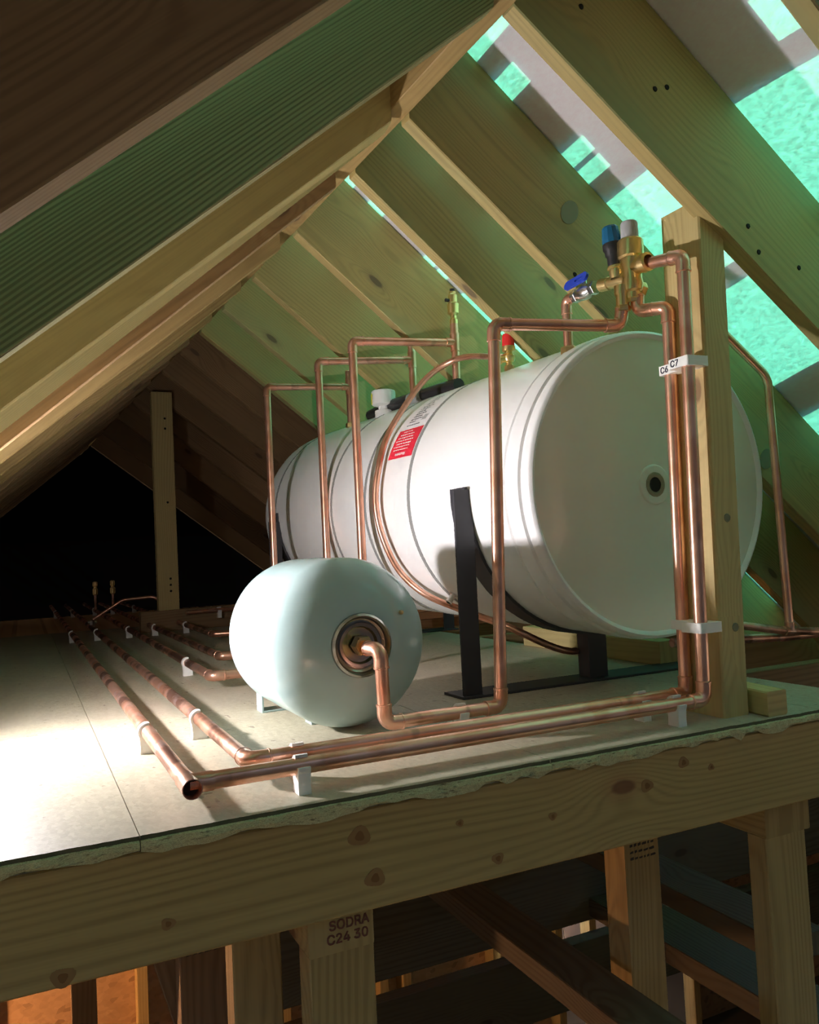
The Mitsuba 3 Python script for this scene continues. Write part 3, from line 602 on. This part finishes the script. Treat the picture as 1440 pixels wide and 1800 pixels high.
for z, txt, lab_ in ((.648, ('C6', 'C7'), 'upper double clip on the post, marked in pen'), (.165, None, 'lower double clip on the post')):
    k = thing('post_clip', lab_, 'pipe clip')
    for j, (x, y, ya, yb_) in enumerate(((1.1165 + .0222 * z, 1.192, 1.1585, 1.2085), (1.094 + .0226 * z, 1.124, 1.1075, 1.158))):
        w = sg.box(x - .0155, ya, 1.1312 + .0205 * z, yb_).buffer(-.004).buffer(.004).difference(sg.Point(x, y).buffer(.0117))
        m = trimesh.creation.extrude_polygon(w if w.geom_type == 'Polygon' else max(w.geoms, key=lambda g: g.area), .018); m.apply_translation((0, 0, z - .009))
        part(k, 'hinged_clip', m, 'clip_plastic', False)
        if txt: letters(txt[j], .0115, V3(x - .0156, yb_ - .006, z - .0058), -Y, Z, 'ink', k, 'pen_mark')

# ------------------------------------------------------------------ wall frame under the beam and the storey below
def stud(lab_, x0, x1, y0, y1, z0=-2.5, z1=-.158, mat='wood_beam', cat_='stud', ax='z'):
    k = thing('stud' if cat_ == 'stud' else cat_.replace(' ', '_'), lab_, cat_); put_timber(k, 'plank', bx(x0, x1, y0, y1, z0, z1, ax), mat); return k
s3 = stud('broad front stud under the beam, below the stamped timber end', .334, .428, 1.09, 1.138, z1=-.2115)
b3 = stud('joist end under the beam with a red printed grade stamp', .333, .4275, 1.088, 1.9, -.211, -.158, 'wood_beam', 'joist end', 'y')
letters('SODRA', .0125, V3(.362, 1.0875, -.1805), X, Z, 'stamp_ink', b3, 'stamp'); letters('C24 30', .0125, V3(.358, 1.0875, -.1985), X, Z, 'stamp_ink', b3, 'stamp')
stud('front stud left of the stamped joist end', .255, .326, 1.20, 1.25)
s1 = stud('darker stamped stud second to the left of the stamped joist end', .205, .278, 1.35, 1.40, mat='wood_brown')
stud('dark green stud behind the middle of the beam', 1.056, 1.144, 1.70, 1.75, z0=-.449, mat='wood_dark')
s5 = stud('stud with black printed stamp under the beam, right of the middle', .999, 1.080, 1.25, 1.315, mat='wood_beam')
s6 = stud('broad front stud under the beam at the right edge', 1.185, 1.285, 1.09, 1.133, z1=-.2165)
stud('joist end above the right-hand front stud', 1.184, 1.296, 1.088, 1.6, -.2160, -.158, 'wood_beam', 'joist end', 'y')
def stamp(k, x0, y, z0, w, n, dx=0):
    ms = []; q = np.random.default_rng(int(x0 * 100))
    for j in range(n):
        x = x0
        while x < x0 + w * q.uniform(.8, 1.):
            l = q.uniform(.004, .012); hh = q.uniform(.004, .006); z = z0 - j * .012
            ms.append((np.array([[x, y, z], [x + l, y, z + .001], [x + l, y, z + hh], [x, y, z + hh - .001]]), np.array([[0, 1, 2, 3]]))); x += l + .003
    part(k, 'stamp', cat(ms), 'dark_ink')
stamp(s5, 1.010, 1.2495, -.245, .06, 3); stamp(s1, .215, 1.3495, -.262, .05, 3)
k = thing('brace', 'orange-lit slanting timber brace low under the beam at the left', 'brace')
put_timber(k, 'plank', timber((.130, 1.40, -.158), NZ((.28, 0, -1)), X, Y, .035, .06, 1.3, .002), 'wood_brown')
stud('thin dark stud leaning in front of the orange board wall', .09, .155, 2.5, 2.55, -2.5, -.17, 'wood_brown')
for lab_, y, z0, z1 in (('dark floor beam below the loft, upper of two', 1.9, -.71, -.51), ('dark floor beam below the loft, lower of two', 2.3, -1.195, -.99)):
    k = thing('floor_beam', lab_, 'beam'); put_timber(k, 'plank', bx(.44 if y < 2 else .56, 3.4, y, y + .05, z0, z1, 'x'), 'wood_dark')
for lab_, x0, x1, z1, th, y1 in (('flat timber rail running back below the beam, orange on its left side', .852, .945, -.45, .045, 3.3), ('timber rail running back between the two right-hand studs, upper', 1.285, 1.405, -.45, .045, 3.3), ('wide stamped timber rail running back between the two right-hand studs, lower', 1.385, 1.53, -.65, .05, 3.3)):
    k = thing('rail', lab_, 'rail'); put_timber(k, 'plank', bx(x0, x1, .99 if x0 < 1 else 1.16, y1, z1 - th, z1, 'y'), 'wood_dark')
kf = 3.8
wb = struct('wall_back', 'orange strand board wall of the storey below')
for a, b in ((-2.0, -.8), (-.79, .41), (.42, 1.62), (1.63, 2.48), (2.96, 3.05), (3.42, 5.0)):
    part(wb, 'board', bx(a, b, kf, kf + .02, -2.5, -.18, 'x')[0], 'osb')
part(wb, 'board', bx(2.48, 2.96, kf, kf + .02, -1.35, -.18, 'x')[0], 'osb')
for x in (-1.4, -.8, -.2, .41, 1.02, 1.50, 1.62, 2.12, 2.50, 2.72, 2.94, 3.42):
    put_timber(wb, 'stud', bx(x - .022, x + .022, kf - .09, kf - .002, -2.5, -.18, 'z'), 'wood_fresh')
bw = struct('wall_outer', 'pale blockwork seen through a gap in the boards')
for r_ in range(12):
    for c_ in range(7):
        x0 = 2.3 + c_ * .225 - (.11 if r_ % 2 else 0); part(bw, 'block', bx(x0, x0 + .215, 4.35, 4.45, -2.5 + r_ * .16, -2.5 + r_ * .16 + .15, 'x', .004)[0], 'block_wall')
part(bw, 'mortar', bx(2.2, 4.0, 4.36, 4.45, -2.5, -.5, 'x')[0], 'mortar')
def slab(name, lab_, x0, x1, y0, y1, z0, z1, mat):
    struct(name, lab_); part(name, None, bx(x0, x1, y0, y1, z0, z1, 'x')[0], mat)
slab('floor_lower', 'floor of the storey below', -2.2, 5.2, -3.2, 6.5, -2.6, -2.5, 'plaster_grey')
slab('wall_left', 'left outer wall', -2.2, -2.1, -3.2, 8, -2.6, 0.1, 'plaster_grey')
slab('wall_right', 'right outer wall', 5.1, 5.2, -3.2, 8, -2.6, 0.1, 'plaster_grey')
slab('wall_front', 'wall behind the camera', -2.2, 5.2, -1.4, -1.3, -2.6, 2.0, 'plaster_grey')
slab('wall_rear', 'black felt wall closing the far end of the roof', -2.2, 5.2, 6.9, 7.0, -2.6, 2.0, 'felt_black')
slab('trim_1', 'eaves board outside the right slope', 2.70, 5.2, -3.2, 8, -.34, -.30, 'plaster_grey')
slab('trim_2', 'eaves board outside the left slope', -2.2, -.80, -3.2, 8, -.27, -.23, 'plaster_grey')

# ------------------------------------------------------------------ lamps
k = thing('work_light', 'small LED work light standing on the deck at the left', 'lamp')
kb = part(k, 'lens', lathe([(LAMP_R * math.sin(a) / math.sin(.95), LAMP_R * (math.cos(a) - math.cos(.95)) / math.sin(.95)) for a in np.linspace(.95, 0, 9)], LAMP_POS, LAMP_D, 32), 'clip_plastic'); scene[kb]['emitter'] = dict(type='area', radiance=dict(type='rgb', value=list(LAMP_E)))
part(k, 'head', lathe([(0, -.05), (.028, -.05), (.034, -.03), (.034, -.002), (.030, -.001), (.027, -.002), (.022, -.003)], LAMP_POS, LAMP_D, 32), 'black_plastic', 40)
part(k, 'stem', lathe([(0, 0), (.045, 0), (.045, .008), (.01, .012), (.008, .24), (0, .24)], LAMP_POS - LAMP_D * .035 - Z * (LAMP_POS[2] - LAMP_D[2] * .035), Z, 24), 'black_plastic', 40)
k = thing('unseen_lamp', 'added unseen white lamp brightening the blockwork behind the board wall', 'lamp')  # added lamp, kept out of view behind the boards, to brighten the blocks
sph = trimesh.creation.icosphere(subdivisions=2, radius=.04); sph.apply_translation((2.1, 4.08, -1.3))
kb = part(k, 'bulb', sph, 'clip_plastic', True); scene[kb]['emitter'] = dict(type='area', radiance=dict(type='rgb', value=[34., 30., 30.]))
part(k, 'cord', tube(np.array([V3(2.1, 4.08, -1.26), V3(2.1, 4.08, -.16)]), .004, 8), 'black_plastic', 40)
k = thing('unseen_lamp', 'warm lamp in the storey below', 'lamp')
sph = trimesh.creation.icosphere(subdivisions=3, radius=BULB_R); sph.apply_translation(BULB_POS)
kb = part(k, 'bulb', sph, 'clip_plastic', True); scene[kb]['emitter'] = dict(type='area', radiance=dict(type='rgb', value=list(BULB_E)))
part(k, 'cord', tube(np.array([BULB_POS + Z * BULB_R, V3(BULB_POS[0], BULB_POS[1], -.16)]), .004, 8), 'black_plastic', 40)
